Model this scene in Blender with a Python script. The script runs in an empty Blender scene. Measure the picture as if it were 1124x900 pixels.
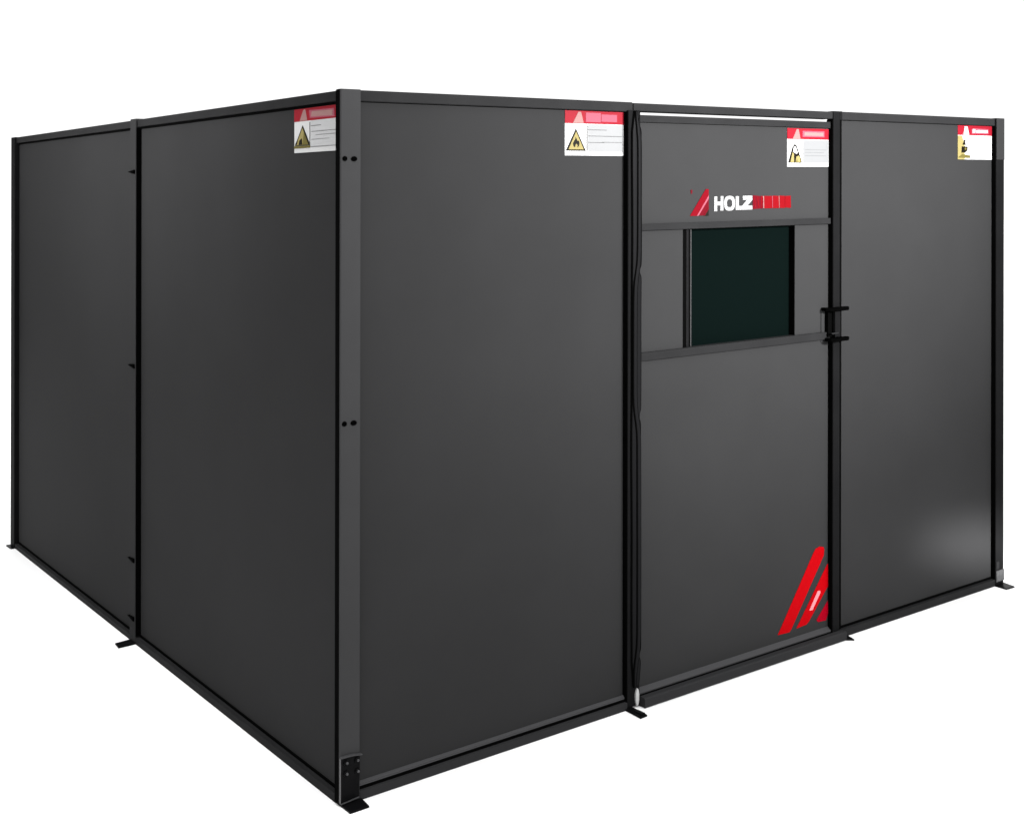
import bpy, bmesh, math, random
from mathutils import Vector, Matrix

C = bpy.context.scene.collection
random.seed(3)

# ------------------------------------------------------------------ materials
def mat(name, col, rough=0.5, ior=1.45, metal=0.0, noise=0.0, nscale=6.0, bump=0.0, bscale=900.0, rnoise=0.0):
    m = bpy.data.materials.new(name); m.use_nodes = True
    nt = m.node_tree; N = nt.nodes; L = nt.links
    b = N['Principled BSDF']
    b.inputs['Base Color'].default_value = (*col, 1)
    b.inputs['Roughness'].default_value = rough
    b.inputs['IOR'].default_value = ior
    b.inputs['Metallic'].default_value = metal
    tc = N.new('ShaderNodeTexCoord')
    if noise or rnoise:
        n = N.new('ShaderNodeTexNoise'); n.inputs['Scale'].default_value = nscale
        n.inputs['Detail'].default_value = 5; n.inputs['Roughness'].default_value = 0.6
        L.new(tc.outputs['Object'], n.inputs['Vector'])
        if noise:
            r = N.new('ShaderNodeValToRGB')
            r.color_ramp.elements[0].position = 0.3; r.color_ramp.elements[1].position = 0.7
            r.color_ramp.elements[0].color = (*[c * (1 - noise) for c in col], 1)
            r.color_ramp.elements[1].color = (*[c * (1 + noise) for c in col], 1)
            L.new(n.outputs['Fac'], r.inputs['Fac']); L.new(r.outputs['Color'], b.inputs['Base Color'])
        if rnoise:
            mr = N.new('ShaderNodeMapRange')
            mr.inputs['To Min'].default_value = rough - rnoise; mr.inputs['To Max'].default_value = rough + rnoise
            L.new(n.outputs['Fac'], mr.inputs['Value']); L.new(mr.outputs['Result'], b.inputs['Roughness'])
    if bump:
        n2 = N.new('ShaderNodeTexNoise'); n2.inputs['Scale'].default_value = bscale
        n2.inputs['Detail'].default_value = 2
        bp = N.new('ShaderNodeBump'); bp.inputs['Strength'].default_value = bump; bp.inputs['Distance'].default_value = 0.001
        L.new(tc.outputs['Object'], n2.inputs['Vector'])
        L.new(n2.outputs['Fac'], bp.inputs['Height']); L.new(bp.outputs['Normal'], b.inputs['Normal'])
    return m

M = dict(
    panel   = mat('powder_coated_sheet', (0.0238, 0.0238, 0.0243), 0.5, 1.03, noise=.05, nscale=2.2, rnoise=.04),
    door    = mat('powder_coated_door', (0.0265, 0.0265, 0.027), 0.5, 1.03, noise=.05, nscale=2.2, rnoise=.04),
    corner  = mat('corner_profile_coating', (0.036, 0.036, 0.037), 0.45, 1.03, noise=.05, nscale=3),
    post    = mat('post_coating', (0.0065, 0.0065, 0.0068), 0.45, 1.05, noise=.12, nscale=8),
    rail    = mat('rail_coating', (0.016, 0.016, 0.0165), 0.45, 1.05, noise=.10, nscale=8),
    lip     = mat('lit_lip_coating', (0.045, 0.045, 0.047), 0.4, 1.1),  # paler than the rails: light on the up-facing lip put into the colour
    black   = mat('black_rubber_and_shade', (.0015, .0015, .0015), .9, 1.05),  # also paints the shade of post sides, gaps and grooves
    strip   = mat('black_strip_rubber', (0.0065, 0.0065, 0.007), 0.45, 1.08),
    bolt    = mat('black_bolt', (0.0008, 0.0008, 0.0008), 0.6, 1.02),
    foot    = mat('foot_plate_steel', (0.003, 0.003, 0.0033), 0.3, 1.15),
    bracket = mat('black_bracket_steel', (0.0035, 0.0035, 0.0038), 0.35, 1.1, noise=.3, nscale=30),
    shiny   = mat('worn_bright_steel', (0.055, 0.055, 0.057), 0.4, 1.3, noise=.4, nscale=70),
    trim    = mat('trim_metal_and_glint', (0.055, 0.053, 0.055), .35, 1.4),  # also paints the highlight on the bracket's edge
    glass   = mat('green_welding_glass', (0.0016, 0.0035, 0.0032), 0.4, 1.01),
    white   = mat('sticker_white', (0.4, 0.4, 0.4), 0.5, 1.15),
    paper   = mat('sticker_pale_grey', (0.2, 0.202, 0.205), 0.5, 1.15),
    bright  = mat('sticker_near_white', (.33, .332, .335), .5, 1.15),  # label paper lightened to offset the weaker light on the side wall
    dull    = mat('sticker_soft_grey', (.165, .167, .17), .5, 1.15),  # label paper darkened to offset the stronger light on the door
    steel   = mat('bracket_glint', (.045, .045, .047), .35, 1.3, noise=.4, nscale=60),  # pale tone for the glints painted on the bracket
    sill    = mat('threshold_coating', (0.024, 0.024, 0.025), .45, 1.05),
    grey    = mat('sticker_print_grey', (0.07, 0.07, 0.07), 0.5, 1.15),
    red     = mat('sticker_red', (0.185, 0.006, 0.013), 0.5, 1.15),
    pink    = mat('sticker_pink', (0.23, 0.055, 0.08), 0.5, 1.15),
    peach   = mat('sticker_peach', (0.22, 0.12, 0.115), 0.5, 1.15),
    yellow  = mat('sticker_yellow', (0.2, 0.165, 0.062), 0.5, 1.15),
    olive   = mat('sticker_olive', (0.09, 0.075, 0.02), 0.5, 1.15),
    ink     = mat('sticker_ink', (0.005, 0.004, 0.002), 0.5, 1.15),
    lred    = mat('logo_red', (0.345, 0.0009, 0.0032), 0.5, 1.06),
    ldark   = mat('logo_dark_red', (0.27, 0.0009, 0.009), 0.5, 1.06),
    crimson = mat('lettering_red', (0.14, 0.0018, 0.004), .5, 1.1),
    maroon  = mat('lettering_dark_red', (0.085, 0.002, 0.006), .5, 1.1),
    stroke  = mat('emblem_pale_pink', (.80, .22, .25), .5, 1.1),
    ruby    = mat('emblem_ruby', (.12, .002, .006), .5, 1.08),
    lwhite  = mat('logo_white', (0.27, 0.27, 0.27), 0.5, 1.15),
    floor   = mat('white_studio_floor', (.88, .88, .88), .6, 1.2),
)

# ------------------------------------------------------------------ geometry helpers
# Booth coordinates: x runs along the front wall, y along the side wall, z up; the outer
# faces of the posts lie on y = 0 (front) and x = 0 (side), outward is -y / -x.
KF, KL = 0.00224, -0.00886          # the frame stands a few mm out of true
FRONT, SIDE = 'front', 'side'

def warp(p):
    return Vector((p[0], p[1], p[2] * (1 + KF * p[0] + KL * p[1])))

def place(wall, u, w, z):
    return (u, w, z) if wall == FRONT else (w, u, z)

class MB:
    def __init__(self, wall=FRONT):
        self.bm = bmesh.new(); self.wall = wall; self.mats = []
    def mi(self, m):
        if m not in self.mats: self.mats.append(m)
        return self.mats.index(m)
    def prism(self, pts, axis, a, b, m='panel'):
        """extrude polygon pts along an axis: 'u' (pts = w,z), 'w' (pts = u,z), 'z' (pts = u,w)"""
        def co(p, t):
            if axis == 'u': q = (t, p[0], p[1])
            elif axis == 'w': q = (p[0], t, p[1])
            else: q = (p[0], p[1], t)
            return place(self.wall, *q)
        va = [self.bm.verts.new(co(p, a)) for p in pts]
        vb = [self.bm.verts.new(co(p, b)) for p in pts]
        k = self.mi(m); n = len(pts)
        fs = [self.bm.faces.new(va), self.bm.faces.new(vb[::-1])]
        for i in range(n):
            fs.append(self.bm.faces.new((va[i], vb[i], vb[(i + 1) % n], va[(i + 1) % n])))
        for f in fs: f.material_index = k
        return self
    def box(self, u0, u1, w0, w1, z0, z1, m='panel'):
        return self.prism([(u0, w0), (u1, w0), (u1, w1), (u0, w1)], 'z', z0, z1, m)
    def disc(self, u, z, r, w0, w1, m='bolt', n=14, sx=1.0):
        pts = [(u + sx * r * math.cos(2 * math.pi * i / n), z + r * math.sin(2 * math.pi * i / n)) for i in range(n)]
        return self.prism(pts, 'w', w0, w1, m)
    def poly(self, pts, layer, m, base=0.022):
        """flat print: a very thin plate; layer counts up from the sheet"""
        w1 = base - 0.0012 - 0.0006 * layer
        return self.prism(pts, 'w', base - 0.0002, w1, m)
    def build(self, name, parent, bevel=0.0015, seg=2, smooth=False, label=None):
        bmesh.ops.recalc_face_normals(self.bm, faces=self.bm.faces)
        for v in self.bm.verts: v.co = warp(v.co)
        me = bpy.data.meshes.new(name); self.bm.to_mesh(me); self.bm.free()
        for m in self.mats: me.materials.append(M[m])
        if smooth:
            for p in me.polygons: p.use_smooth = True
        o = bpy.data.objects.new(name, me); C.objects.link(o)
        o.parent = parent
        if bevel:
            b = o.modifiers.new('edge', 'BEVEL'); b.width = bevel; b.segments = seg
            b.limit_method = 'ANGLE'; b.angle_limit = math.radians(40)
        if label: o['label'] = label
        return o

# ------------------------------------------------------------------ the booth
TH = 0.647404
booth = bpy.data.objects.new('welding_booth', None); C.objects.link(booth)
booth.location = (-0.47773, 3.5515, 0); booth.rotation_euler = (0, 0, TH)
booth['label'] = 'dark grey sheet metal welding booth with a windowed door and red warning stickers'
booth['category'] = 'welding booth'

P = 0.022                           # sheets sit this far behind the post faces

# ---- sheets
def sheet(wall, u0, u1, z0, z1, label=None):
    return MB(wall).box(u0, u1, P, P + .02, z0, z1, 'panel').build('wall_panel', booth, .0012, label=label)
panel_a = sheet(FRONT, .060, 1.0775, .044, 1.9665)
panel_b = sheet(FRONT, 2.184, 3.2105, .036, 1.9665)
panel_c = sheet(SIDE, .026, 1.549, .030, 1.9615)
panel_d = sheet(SIDE, 1.612, 3.106, .026, 1.9615)

# hidden walls that close the booth behind
hw = MB(FRONT).box(.05, 3.25, 3.145, 3.165, .0, 1.99, 'panel').build('rear_panel', booth, .0012)
hw = MB(SIDE).box(.05, 3.14, 3.235, 3.255, .0, 1.99, 'panel').build('rear_panel', booth, .0012)

# ---- black strips that paint the shade on post sides and in gaps
def shade_strip(wall, u0, u1, z0=.03, z1=1.966, w0=.0025):
    MB(wall).box(u0, u1, w0, .032, z0, z1, 'black').build('shade_strip', booth, .0008)
shade_strip(FRONT, 1.0782, 1.0795)
shade_strip(FRONT, 2.1245, 2.1262)
shade_strip(FRONT, 3.2108, 3.2125)
shade_strip(SIDE, 1.5495, 1.5512)
shade_strip(FRONT, 2.1795, 2.1838, w0=.012)
shade_strip(SIDE, .0262, .030, w0=.021)

# ---- posts
def post(wall, u0, u1, z1=2.0, m='post', depth=.05, w0=0.0):
    return MB(wall).box(u0, u1, w0, depth, .006, z1, m).build('post', booth, .003, 3)
corner = MB(FRONT)
corner.prism([(0.003, 0), (.065, 0), (.065, .012), (.026, .0255), (0, .0255), (0, .003)], 'z', .006, 2.0, 'corner')
corner = corner.build('corner_post', booth, .0015, 3, label='pale grey corner post with paired black bolts')
MB(FRONT).box(-.0015, -.0002, .004, .0250, .008, 1.997, 'black').build('face_shade', corner, 0)  # black skin that paints shade on the post's left face
post_a = post(FRONT, 1.080, 1.134, 1.972)
post_b = post(FRONT, 2.127, 2.1655, 1.999, depth=.033)
MB(FRONT).box(2.1658, 2.1790, .003, .033, .036, 1.966, 'black').build('shade_strip', booth, .0008)  # paints the dark gap right of the post
MB(FRONT).box(2.1658, 2.1790, .0005, .033, 1.9662, 1.999, 'post').build('cap', post_b, .001)
post_c = post(FRONT, 3.213, 3.2722, 2.0)
post_d = post(SIDE, 1.552, 1.608, 2.001, 'panel')
post_e = post(SIDE, 3.106, 3.166, 1.998, 'post')

# sleeve (lighter upper end) and clamp on the right end post
MB(FRONT).box(3.2140, 3.2725, -.0012, .04, 1.822, 1.9995, 'panel').build('sleeve', post_c, .0015)
cl = MB(FRONT)
cl.box(3.2145, 3.2725, -.004, .03, .018, .066, 'shiny')
cl.box(3.2145, 3.236, -.003, .03, .072, .104, 'rail')
cl.build('clamp', post_c, .0025, label='worn bright steel clamp')

# bolts
def bolt(wall, parent, u, z, r=.0075, sx=1.0, w=-.003):
    MB(wall).disc(u, z, r, w, .004, 'bolt', sx=sx).build('bolt', parent, .001)
for z in (1.805, 1.0652, .325):
    if z > .5:
        bolt(FRONT, corner, .0135, z, .0072, 1.05)
        bolt(FRONT, corner, .0430, z - .0005, .0072, 1.35)
for z in (1.799, 1.059, .3186, .0964):
    b = MB(SIDE)  # bolt with its tapering shade put into the shape
    b.prism([(1.556, z - .009), (1.608, z - .002), (1.616, z), (1.608, z + .002), (1.556, z + .007)], 'w', -.006, .004, 'bolt')
    b.build('bolt', post_d, .001)

# bracket at the foot of the corner post
br = MB(FRONT)
br.prism([(.0015, .012), (.060, .017), (.0625, .130), (.040, .1345), (.020, .1362), (.0015, .1365)], 'w', -.006, .003, 'bracket')
for u, z in ((.017, .122), (.052, .121), (.017, .092), (.053, .090)):
    br.disc(u, z, .0085, -.0105, -.005, 'bracket', 6)
    br.disc(u + .001, z, .0038, -.0135, -.009, 'steel', 8)  # small pale disc painting the glint on the bolt
br.prism([(.000, .1368), (.022, .1366), (.044, .1350), (.068, .1305), (.069, .1335), (.045, .1385), (.022, .1400), (.000, .1398)], 'w', -.010, .002, 'lip')
br.box(.0002, .0014, -.0065, .002, .012, .136, 'trim')  # pale strip painting the highlight down the left edge
br.prism([(.0015, .0085), (.030, .0105), (.060, .0135), (.060, .0165), (.030, .0135), (.0015, .0115)], 'w', -.008, -.002, 'steel')  # pale line painting the highlight along the lower edge
br.build('bracket', corner, .0012, label='black bolted bracket at the foot of the corner post')

# ---- top rails
def top_rail(wall, u0, u1, z0, z1, w0=.008, m='rail'):
    r = MB(wall)
    r.prism([(w0, z0 + .002), (w0, z1 - .003), (w0 + .004, z1), (.052, z1), (.052, z0), (w0 + .002, z0)], 'u', u0, u1, m)
    return r.build('top_rail', booth, .001)
top_rail(FRONT, .0655, 1.106, 1.9672, 1.9990)
top_rail(FRONT, 1.1065, 2.1265, 1.9694, 1.9965, .004)
top_rail(FRONT, 2.1795, 3.2125, 1.9668, 1.9985)
r = top_rail(SIDE, .0262, 1.5515, 1.9690, 1.9975)
r = top_rail(SIDE, 1.6085, 3.1055, 1.9690, 1.9970)
# black strips that paint the shade in the gaps under the rails
for a, b in ((.030, 1.548), (1.612, 3.105)):
    MB(SIDE).box(a, b, .018, .05, 1.9612, 1.9688, 'black').build('rail_shade', booth, 0)
MB(FRONT).box(.066, 1.077, .020, .05, 1.9655, 1.9682, 'black').build('rail_shade', booth, 0)
MB(FRONT).box(2.184, 3.210, .020, .05, 1.9655, 1.9680, 'black').build('rail_shade', booth, 0)

# ---- bottom rails: either a sloped lip over a groove and a channel, or a plain channel; lip light and groove shade are put into the colours
def bottom_rail(wall, u0, u1, zt, lip=True):
    r = MB(wall)
    if lip:
        r.prism([(.0205, zt + .001), (.052, zt + .001), (.052, .002), (.012, .002), (.012, zt - .009), (.0135, zt - .008), (.0135, zt - .0045)], 'u', u0, u1, 'lip')
        r.box(u0, u1, .0112, .0130, .003, zt - .0095, 'black')
        r.box(u0, u1, .0, .0125, .0, zt - .0190, 'sill')
    else:
        r.box(u0, u1, .0195, .052, .002, zt, 'black')
        r.box(u0, u1, .003, .0200, .0, zt - .009, 'rail')
    return r.build('bottom_rail', booth, .001)
bottom_rail(FRONT, .0655, 1.0795, .044)
bottom_rail(FRONT, 2.1795, 3.2125, .038, False)
bottom_rail(SIDE, .0262, 1.5515, .034, False)
bottom_rail(SIDE, 1.6085, 3.1055, .030, False)

# ---- feet: flat plates on the floor
def foot(parent, pts, h=.006):
    MB(FRONT).prism(pts, 'z', .0003, h, 'foot').build('foot_plate', parent, .0015)
foot(corner, [(.004, .022), (.074, .022), (.066, -.052), (.004, -.052)])
foot(post_a, [(1.072, .02), (1.104, .02), (1.100, -.074), (1.068, -.076)])
foot(post_b, [(2.168, .02), (2.222, .02), (2.198, -.045), (2.166, -.020)])
foot(post_c, [(3.212, .02), (3.280, .02), (3.266, -.057), (3.208, -.055)])
foot(post_d, [(.02, 1.606), (-.060, 1.596), (-.064, 1.548), (.02, 1.552)])
foot(post_e, [(.02, 3.172), (-.020, 3.170), (-.016, 3.10), (.02, 3.10)])
# metal tab and white stopper on the foot of the post beside the door
MB(FRONT).box(1.080, 1.098, -.066, -.030, .006, .010, 'post').build('tab', post_a, .0015)
st = MB(FRONT).disc(1.1195, .036, .029, -.006, .004, 'white', 18, .27)  # solid white disc added in place of a see-through gap
st.build('opening', post_a, .001, label='small white oval stopper')

# ---- twisted rubber strip hanging down the hinge side of the door
def ribbon():
    bm = bmesh.new()
    tw = [1.925, 1.435, .955, .165]
    n = 360; ZT, ZB = 1.970, .072
    def band(fn):
        rings = []
        for i in range(n + 1):
            z = ZT - i / n * (ZT - ZB)
            l, r, y, t = fn(z)
            ring = [bm.verts.new(warp((u, w, z))) for (u, w) in
                    ((l, y), (l + .0042, y - t), (l + (r - l) * .5, y - t - .0007), (r - .0042, y - t), (r, y), (r, y + .0015), (l, y + .0015))]
            rings.append(ring)
        m = len(rings[0])
        for A, B in zip(rings, rings[1:]):
            for j in range(m):
                f = bm.faces.new((A[j], A[(j + 1) % m], B[(j + 1) % m], B[j]))
                if j in (0, 3, 4, 6): f.material_index = 1
        bm.faces.new(rings[0]); bm.faces.new(rings[-1][::-1])
    def taper(z):
        t = 1.0
        if z > 1.90: t = .55 + .45 * (ZT - z) / .07
        if z < .16: t = .60 + .40 * (z - ZB) / (.16 - ZB)
        return t
    def weave(z):
        v = 0.0
        for k, q in enumerate(tw):
            v += (1 / (1 + math.exp((z - q) / .022))) * (1 if k % 2 == 0 else -1)
        return v                                             # 0 .. 1
    def back(z):
        notch = sum(math.exp(-((z - q - .006) / .014) ** 2) for q in tw)
        wob = .0010 * math.sin(z * 5.1) + .0007 * math.sin(z * 13)
        h = .0215 * taper(z)
        return 1.1130 - h + wob, 1.1135 + h + wob - .0085 * notch, -.0045, .0016
    def front(z):
        c = 1.1045 + .0170 * weave(z) + .0010 * math.sin(z * 4.3)
        h = .0100 * taper(z)
        return c - h, c + h, -.0085, .0018
    band(back); band(front)
    bmesh.ops.recalc_face_normals(bm, faces=bm.faces)
    me = bpy.data.meshes.new('sealing_strip'); bm.to_mesh(me); bm.free()
    me.materials.append(M['strip']); me.materials.append(M['black'])
    o = bpy.data.objects.new('sealing_strip', me); C.objects.link(o); o.parent = booth
    o['label'] = 'twisted black rubber strip beside the door'
    for p in me.polygons: p.use_smooth = True
ribbon()

# ---- threshold under the door
th = MB(FRONT)
th.prism([(-.026, .002), (-.026, .030), (-.022, .034), (.0, .034), (.0, .028), (.05, .028), (.05, .002)], 'u', 1.1345, 2.1785, 'sill')
th.build('threshold', booth, .001)

# ------------------------------------------------------------------ the door
D0, D1 = 1.1365, 2.1240
WX0, WX1, WZ0, WZ1 = 1.3525, 1.9328, 1.166, 1.574
dm = MB(FRONT)
# one sheet with the window cut out, made of four butted pieces sharing vertices
bm = dm.bm
def door_sheet():
    us = [D0, WX0, WX1, D1]; zs = [.050, WZ0, WZ1, 1.934]
    k = dm.mi('door')
    vf = {}; vb = {}
    for i, u in enumerate(us):
        for j, z in enumerate(zs):
            vf[i, j] = bm.verts.new((u, P, z)); vb[i, j] = bm.verts.new((u, P + .02, z))
    for i in range(3):
        for j in range(3):
            if (i, j) == (1, 1): continue
            bm.faces.new((vf[i, j], vf[i + 1, j], vf[i + 1, j + 1], vf[i, j + 1]))
            bm.faces.new((vb[i, j], vb[i, j + 1], vb[i + 1, j + 1], vb[i + 1, j]))
    for (i, j) in [(0, 0), (1, 0), (2, 0)]:
        bm.faces.new((vf[i, 0], vb[i, 0], vb[i + 1, 0], vf[i + 1, 0]))
        bm.faces.new((vf[i, 3], vf[i + 1, 3], vb[i + 1, 3], vb[i, 3]))
        bm.faces.new((vf[0, i], vf[0, i + 1], vb[0, i + 1], vb[0, i]))
        bm.faces.new((vf[3, i], vb[3, i], vb[3, i + 1], vf[3, i + 1]))
    bm.faces.new((vf[1, 1], vf[2, 1], vb[2, 1], vb[1, 1])); bm.faces.new((vf[1, 2], vb[1, 2], vb[2, 2], vf[2, 2]))
    bm.faces.new((vf[1, 1], vb[1, 1], vb[1, 2], vf[1, 2])); bm.faces.new((vf[2, 1], vf[2, 2], vb[2, 2], vb[2, 1]))
door_sheet()
door = dm.build('door', booth, .001, label='door with a dark green window, red emblem and white and red lettering')

# rails of the door
MB(FRONT).box(D0, 2.1238, .012, .045, 1.9345, 1.9582, 'rail').build('door_rail', door, .001)
MB(FRONT).box(D0, 2.1238, .010, .040, 1.5735, 1.5955, 'rail').build('door_rail', door, .0015)
MB(FRONT).box(D0, 2.1238, .010, .040, 1.1390, 1.1665, 'rail').build('door_rail', door, .0015)
kb = MB(FRONT)
kb.prism([(.0215, .052), (.045, .052), (.045, .012), (.010, .012), (.010, .034), (.006, .036), (.006, .040)], 'u', D0, 2.1238, 'lip')  # lip light and groove shade in the colours, as on the bottom rails
kb.box(D0, 2.1238, .004, .0098, .012, .0335, 'black')
kb.build('door_rail', door, .001)

# window: tinted glass, frame bars, jambs
win = MB(FRONT).box(WX0, WX1 + .006, .047, .053, WZ0 - .004, WZ1 + .004, 'glass').build('window', door, 0, label='dark green welding glass window')
wf = MB(FRONT)
wf.prism([(WX0 + .0005, .0465), (WX0 + .0005, .026), (1.3750, .026), (1.3750, .0275), (1.3785, .0275), (1.3785, .030), (1.3905, .030), (1.3905, .033), (1.3990, .033), (1.3990, .0465)], 'z', WZ0, WZ1, 'black')
wf.box(1.3750, 1.3780, .0262, .0274, WZ0, WZ1, 'rail')
wf.box(1.3800, 1.3890, .0284, .0298, WZ0, WZ1, 'post')
wf.box(1.3992, 1.4020, .031, .0465, WZ0, WZ1, 'trim')
wf.build('window_frame', door, 0)
wf = MB(FRONT)
wf.prism([(WX1 - .0022, .0232), (WX1 - .0004, .0232), (WX1 - .0004, .0430), (WX1 + .008, .0430), (WX1 + .008, .0465), (WX1 - .0022, .0465)], 'z', WZ0, WZ1, 'black')
wf.build('window_frame', door, 0)

# latch: two black lugs joined by a grip plate
la = MB(FRONT)
def lug(z, tip):
    pts = [(2.082 - tip, -.004), (2.095, -.018), (2.115, -.026), (2.182, -.026), (2.196, -.020), (2.200, -.010), (2.196, -.0005), (2.112, -.0005), (2.085 - tip, .021)]
    la.prism(pts, 'z', z - .0066, z + .0066, 'bolt')
lug(1.2530, .004); lug(1.1390, -.006)
la.box(2.100, 2.1245, .003, .020, 1.148, 1.244, 'black')
la.box(2.1235, 2.154, -.012, -.001, 1.148, 1.244, 'post')
la.box(2.157, 2.166, -.008, -.001, 1.148, 1.244, 'black')
la.box(2.080, 2.1005, .0185, .0215, 1.128, 1.248, 'door')
la.box(2.1005, 2.1400, -.016, -.008, 1.160, 1.1650, 'rail')
la.build('latch', door, .0035, 3)

# ------------------------------------------------------------------ prints
def tri(b, pts, layer, m, base): b.poly(pts, layer, m, base)

def sticker(wall, parent, ul, ur, z0, z1, kind):
    """ul = edge that reads left from outside"""
    b = MB(wall); base = P
    def U(x): return ul + (ur - ul) * x
    def Z(y): return z0 + (z1 - z0) * y
    def pg(pts, layer, m): b.poly([(U(x), Z(y)) for x, y in pts], layer, m, base)
    def rc(x0, x1, y0, y1, layer, m): pg([(x0, y0), (x1, y0), (x1, y1), (x0, y1)], layer, m)
    rc(0, 1, 0, 1, 0, 'white')
    rc(0.0, 1.0, .715, 1.0, 1, 'red')
    pg([(.13, .725), (.31, .725), (.265, .975), (.22, .975)], 2, 'peach')
    if kind == 'end':
        pg([(.17, .725), (.32, .725), (.27, .97), (.19, .97)], 3, 'white')
        pg([(.40, .76), (.88, .76), (.90, .80), (.89, .91), (.50, .92), (.40, .90)], 2, 'pink')
        pg([(.42, .79), (.50, .79), (.50, .90), (.43, .90)], 3, 'white')
        pg([(.53, .795), (.86, .795), (.87, .87), (.60, .875), (.53, .86)], 3, 'white')
        pg([(0, 0), (.20, 0), (.20, .42), (.12, .70), (0, .70)], 1, 'yellow')
        pg([(0, .05), (.12, .16), (.36, .12), (.35, .04)], 2, 'olive')
        pg([(.10, .20), (.20, .20), (.27, .26), (.28, .38), (.11, .38)], 3, 'ink')
        pg([(.20, .27), (.25, .30), (.23, .36), (.18, .33)], 4, 'olive')
        pg([(.13, .43), (.23, .43), (.20, .50), (.215, .57), (.18, .58), (.16, .50)], 3, 'ink')
        rc(.34, .86, .365, .385, 1, 'paper')
        rc(.36, .80, .37, .38, 2, 'grey')
        return b.build('warning_label', parent, 0)
    # pink word bar in the red header
    if kind == 'flame':
        rc(.345, .60, .755, .965, 2, 'pink'); rc(.61, .88, .77, .935, 2, 'pink')
    elif kind == 'side':
        pg([(.37, .77), (.92, .75), (.91, .93), (.35, .95)], 2, 'pink')
        pg([(.40, .80), (.88, .78), (.88, .90), (.42, .92)], 3, 'peach')
    else:
        rc(.36, .89, .78, .935, 2, 'pink'); rc(.40, .86, .81, .90, 3, 'peach')
    # text field: one paper, toned per label to offset the light there
    rc(.385, .985, .105, .70, 1, {'flame': 'paper', 'side': 'bright', 'door': 'dull'}[kind])
    rc(.362, .372, .10, .68, 2, 'ink' if kind == 'flame' else 'grey')
    lines = {'flame': [(.40, .98, .095, .10), (.385, .70, .575, .587), (.385, .97, .435, .447), (.385, .66, .290, .302), (.62, .97, .30, .31)],
             'side':  [(.39, .62, .585, .597), (.40, .97, .455, .465), (.50, .98, .375, .383), (.40, .80, .28, .287), (.385, .99, .115, .124)],
             'door':  [(.42, .94, .44, .446), (.42, .88, .37, .376), (.42, .93, .285, .291), (.40, .96, .085, .091)]}[kind]
    for (x0, x1, y0, y1) in lines: rc(x0, x1, y0, y1, 2, 'grey')
    if kind == 'flame':
        pg([(.015, .105), (.345, .105), (.18, .60)], 2, 'ink')
        pg([(.055, .135), (.31, .135), (.18, .535)], 3, 'yellow')
        pg([(.15, .185), (.135, .21), (.128, .26), (.14, .31), (.165, .36), (.17, .41), (.19, .37), (.20, .32), (.215, .335), (.232, .30), (.234, .25), (.222, .205), (.20, .18), (.205, .225), (.188, .265), (.165, .235), (.165, .20)], 4, 'ink')
    elif kind == 'side':
        pg([(.0, .10), (.375, .10), (.375, .155), (.0, .155)], 2, 'olive')
        pg([(.02, .16), (.375, .16), (.20, .62)], 2, 'ink')
        pg([(.05, .175), (.34, .175), (.20, .56)], 3, 'yellow')
        pg([(.21, .18), (.34, .18), (.24, .46)], 4, 'olive')
        pg([(.12, .18), (.20, .18), (.19, .32), (.14, .28)], 5, 'ink')
        pg([(.03, .19), (.08, .19), (.09, .31)], 4, 'ink')
    else:
        pg([(.02, .10), (.34, .10), (.33, .18), (.21, .57), (.16, .58), (.12, .50)], 2, 'ink')
        pg([(.07, .115), (.155, .115), (.15, .33), (.115, .37)], 3, 'yellow')
        pg([(.19, .115), (.31, .115), (.30, .24), (.26, .29), (.21, .26)], 3, 'yellow')
        pg([(.13, .38), (.22, .33), (.24, .37), (.19, .53), (.15, .53)], 3, 'white')
        pg([(.20, .12), (.235, .12), (.225, .20)], 4, 'olive')
    return b.build('warning_label', parent, 0)

lab = sticker(FRONT, panel_a, .8258, 1.0772, 1.8215, 1.9650, 'flame')
lab['label'] = 'warning label with a black flame in a yellow triangle'
lab = sticker(FRONT, door, 1.8875, 2.1235, 1.7890, 1.9310, 'door')
lab['label'] = 'warning label at the top right of the door'
lab = sticker(FRONT, panel_b, 2.9598, 3.2095, 1.8225, 1.9650, 'end')
lab['label'] = 'warning label with a green and yellow pictogram near the right end'
lab = sticker(SIDE, panel_c, .3150, .0480, 1.8300, 1.9600, 'side')
lab['label'] = 'warning label with a yellow triangle beside the corner post'

# emblem: three slanted red stripes cut off by the right edge of the door
em = MB(FRONT)
em.poly([(1.8405, .0790), (1.9040, .0760), (1.915, .085), (2.099, .325), (2.101, .345), (2.099, .3555), (2.075, .3620), (2.052, .3570), (2.040, .345)], 1, 'lred')
em.poly([(1.9435, .0815), (1.999, .0845), (2.013, .092), (2.1235, .205), (2.1235, .2890), (2.116, .284)], 1, 'lred')
em.poly([(2.0570, .0890), (2.066, .0800), (2.112, .0770), (2.1235, .100), (2.1235, .1500)], 1, 'ldark')
em.poly([(2.0150, .1335), (2.0330, .1320), (2.0785, .1880), (2.0770, .1960), (2.0630, .1970)], 2, 'stroke')
em.build('emblem', door, 0, label='large red emblem of slanted stripes at the lower right of the door')

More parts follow.
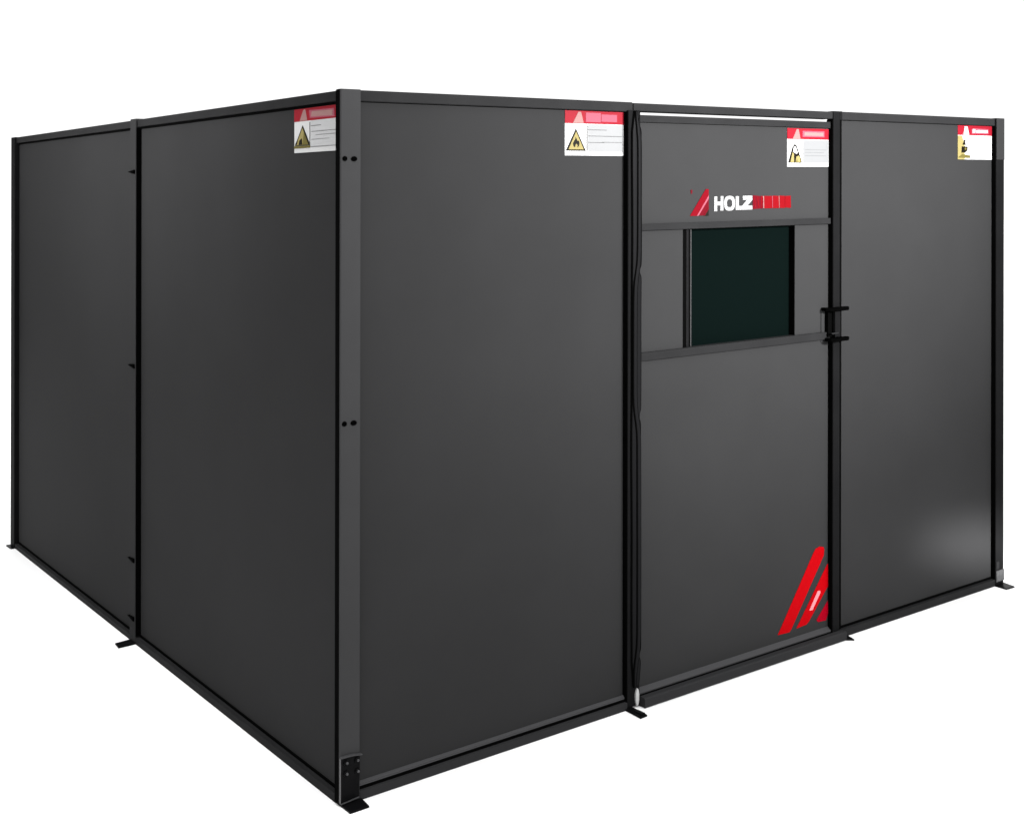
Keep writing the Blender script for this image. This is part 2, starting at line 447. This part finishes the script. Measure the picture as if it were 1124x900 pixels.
# logo: small emblem, white letters, red block letters run together
lg = MB(FRONT)
lg.poly([(1.3849, 1.6175), (1.4180, 1.6172), (1.4765, 1.6830), (1.4765, 1.7095), (1.4620, 1.7095)], 1, 'ruby')
lg.poly([(1.4185, 1.6176), (1.4260, 1.6176), (1.4765, 1.6770), (1.4765, 1.6880)], 2, 'pink')
lg.poly([(1.4265, 1.6180), (1.4500, 1.6180), (1.4765, 1.6480), (1.4765, 1.6760)], 1, 'maroon')
lg.poly([(1.4500, 1.6180), (1.4570, 1.6178), (1.4765, 1.6400), (1.4765, 1.6480)], 2, 'maroon')
lg.poly([(1.4560, 1.6165), (1.4765, 1.6165), (1.4765, 1.6410)], 1, 'ink')
lg.poly([(1.3895, 1.6940), (1.3945, 1.6935), (1.3965, 1.7070), (1.3885, 1.7070)], 1, 'maroon')
zb, zt = 1.6335, 1.6832
def letter(pts, dz=0): lg.poly([(u, z + dz) for u, z in pts], 1, 'lwhite')
h0, h1 = 1.5045, 1.5500
letter([(h0, zb - .002), (h0 + .0145, zb - .002), (h0 + .0145, zt), (h0, zt)])
letter([(h1 - .0145, zb), (h1, zb), (h1, zt + .001), (h1 - .0135, zt + .001)])
letter([(h0 + .014, 1.652), (h1 - .014, 1.652), (h1 - .014, 1.665), (h0 + .014, 1.665)])
# O
cx, cz = 1.5816, 1.6586
ro = [(.0275 * math.copysign(abs(math.cos(t)) ** .75, math.cos(t)), .0262 * math.copysign(abs(math.sin(t)) ** .75, math.sin(t))) for t in [2 * math.pi * (i + .5) / 28 for i in range(28)]]
for i in range(28):
    a, b_ = ro[i], ro[(i + 1) % 28]
    letter([(cx + a[0] * .50, cz + a[1] * .54), (cx + a[0], cz + a[1]), (cx + b_[0], cz + b_[1]), (cx + b_[0] * .50, cz + b_[1] * .54)])
# L
letter([(1.6130, zb + .001), (1.6440, zb + .001), (1.6440, zb + .015), (1.6290, zb + .015), (1.6290, zt), (1.6130, zt)])
# Z
letter([(1.6450, zb + .001), (1.6995, zb + .001), (1.6995, zb + .015), (1.6740, zb + .0155), (1.6995, zt - .014), (1.6995, zt + .001), (1.6500, zt + .001), (1.6500, zt - .013), (1.6720, zt - .0135), (1.6450, zb + .014)])
# red letters
zb, zt = 1.6375, 1.6832
for u0, u1, m, d in ((1.7015, 1.7455, 'maroon', .003), (1.7460, 1.7565, 'crimson', 0), (1.7625, 1.8060, 'crimson', 0), (1.8090, 1.8425, 'crimson', 0), (1.8455, 1.8750, 'crimson', 0), (1.8758, 1.9085, 'crimson', -.002)):
    lg.poly([(u0, zb - d * .5), (u1, zb), (u1 - .001, zt - .001), (u0, zt + d)], 1, m)
for u0, w, m in ((1.7572, .0048, 'peach'), (1.8062, .0026, 'pink'), (1.8428, .0024, 'peach')):
    lg.poly([(u0 + .001, zb + .001), (u0 + w, zb + .001), (u0 + w - .001, zt - .001), (u0 - .001, zt - .001)], 1, m)
lg.poly([(1.7480, zb), (1.7560, zb), (1.7575, 1.665), (1.7555, 1.682)], 2, 'maroon')
lg.poly([(1.713, zb + .004), (1.717, zb + .004), (1.712, zt - .004), (1.709, zt - .004)], 2, 'crimson')
lg.poly([(1.732, zb + .004), (1.736, zb + .004), (1.728, zt - .004), (1.724, zt - .004)], 2, 'crimson')
lg.build('logo', door, 0, label='small red emblem with white and red lettering above the window')

# ------------------------------------------------------------------ floor
bm = bmesh.new()
bmesh.ops.create_circle(bm, cap_ends=True, radius=60, segments=96)
me = bpy.data.meshes.new('floor'); bm.to_mesh(me); bm.free(); me.materials.append(M['floor'])
fl = bpy.data.objects.new('floor', me); C.objects.link(fl); fl['kind'] = 'structure'

# ------------------------------------------------------------------ camera
cam = bpy.data.cameras.new('camera'); co = bpy.data.objects.new('camera', cam); C.objects.link(co)
cam.sensor_width = 36; cam.lens = 1399.97 / 1124 * 36
cam.shift_y = -(450 - 196.563) / 1124
cam.clip_end = 500
co.matrix_world = Matrix.Translation((0, 0, 1.74942)) @ Matrix.Rotation(math.pi / 2, 4, 'X') @ Matrix.Rotation(.00166, 4, 'Z')
bpy.context.scene.camera = co

# ------------------------------------------------------------------ light
# world graded by direction: white ahead, overhead brightness added to whiten the floor, dimmed behind
w = bpy.data.worlds.new('World'); bpy.context.scene.world = w; w.use_nodes = True
N = w.node_tree.nodes; LK = w.node_tree.links
bg = N['Background']
bg.inputs['Color'].default_value = (1, 1, 1, 1)
tc = N.new('ShaderNodeTexCoord'); sp = N.new('ShaderNodeSeparateXYZ'); mr = N.new('ShaderNodeMapRange')
mr.interpolation_type = 'SMOOTHSTEP'
mr.inputs['From Min'].default_value = .62; mr.inputs['From Max'].default_value = .90
mr.inputs['To Min'].default_value = .25; mr.inputs['To Max'].default_value = 1.15
mz = N.new('ShaderNodeMapRange'); mz.interpolation_type = 'SMOOTHSTEP'
mz.inputs['From Min'].default_value = .45; mz.inputs['From Max'].default_value = .80
mz.inputs['To Min'].default_value = 0; mz.inputs['To Max'].default_value = 2.65
mx = N.new('ShaderNodeMath'); mx.operation = 'MAXIMUM'
LK.new(tc.outputs['Generated'], sp.inputs[0]); LK.new(sp.outputs['Y'], mr.inputs['Value'])
LK.new(sp.outputs['Z'], mz.inputs['Value'])
LK.new(mr.outputs['Result'], mx.inputs[0]); LK.new(mz.outputs['Result'], mx.inputs[1])
LK.new(mx.outputs[0], bg.inputs['Strength'])

RB = Matrix.Translation(booth.location) @ Matrix.Rotation(TH, 4, 'Z')
def aim(o, loc, target):
    p = RB @ Vector(loc); t = RB @ Vector(target)
    o.location = p; o.rotation_euler = (t - p).to_track_quat('-Z', 'Y').to_euler()
    return o
def area(name, loc, target, size, energy, sy=None):
    l = bpy.data.lights.new(name, 'AREA'); l.energy = energy; l.size = size
    if sy: l.shape = 'RECTANGLE'; l.size_y = sy
    o = bpy.data.objects.new(name, l); C.objects.link(o)
    return aim(o, loc, target)
def spot(name, loc, target, angle, energy, radius=.3):
    l = bpy.data.lights.new(name, 'SPOT'); l.energy = energy; l.spot_size = math.radians(angle)
    l.spot_blend = 1; l.shadow_soft_size = radius
    o = bpy.data.objects.new(name, l); C.objects.link(o)
    return aim(o, loc, target)
area('overhead_fill', (-1.8, -1.5, 6.0), (-1.8, -1.5, 0), 8, 150)  # added light that keeps the floor white, no fixture known
spot('front_spot', (2.7, -4.2, 2.6), (2.05, 0, 2.55), 66, 3050)
spot('side_spot', (-3.4, 1.3, 2.7), (0, 1.7, 2.90), 66, 980)
spot('front_fill', (1.2, -4.6, 2.4), (1.0, 0, 1.3), 80, 370, .6)
ls = spot('low_spot', (3.45, -2.2, .55), (3.24, .02, .165), 7.2, 900, .10)  # added spot that makes the sheen low on the right panel
ls.scale = (5.0, 1, 1); ls.rotation_euler.rotate_axis('Z', math.radians(-12))
lg2 = spot('low_glow', (3.45, -2.2, .55), (2.95, .02, .22), 17, 130, .12); lg2.scale = (4.2, 1, 1)  # wider, weaker spot added to spread the same sheen
lg3 = spot('side_glow', (-2.6, 3.7, .75), (.02, 2.85, .42), 32, 80, .10)  # added spot that lightens the far side panel near the floor
fs = area('floor_fill', (-2.3, 1.3, 4.6), (-2.3, 1.3, 0), 3.2, 38); fs.data.spread = math.radians(45)  # added light that whitens the floor beside the side wall

sc = bpy.context.scene
sc.view_settings.view_transform = 'Standard'; sc.view_settings.look = 'None'
sc.view_settings.exposure = 0; sc.view_settings.gamma = 1
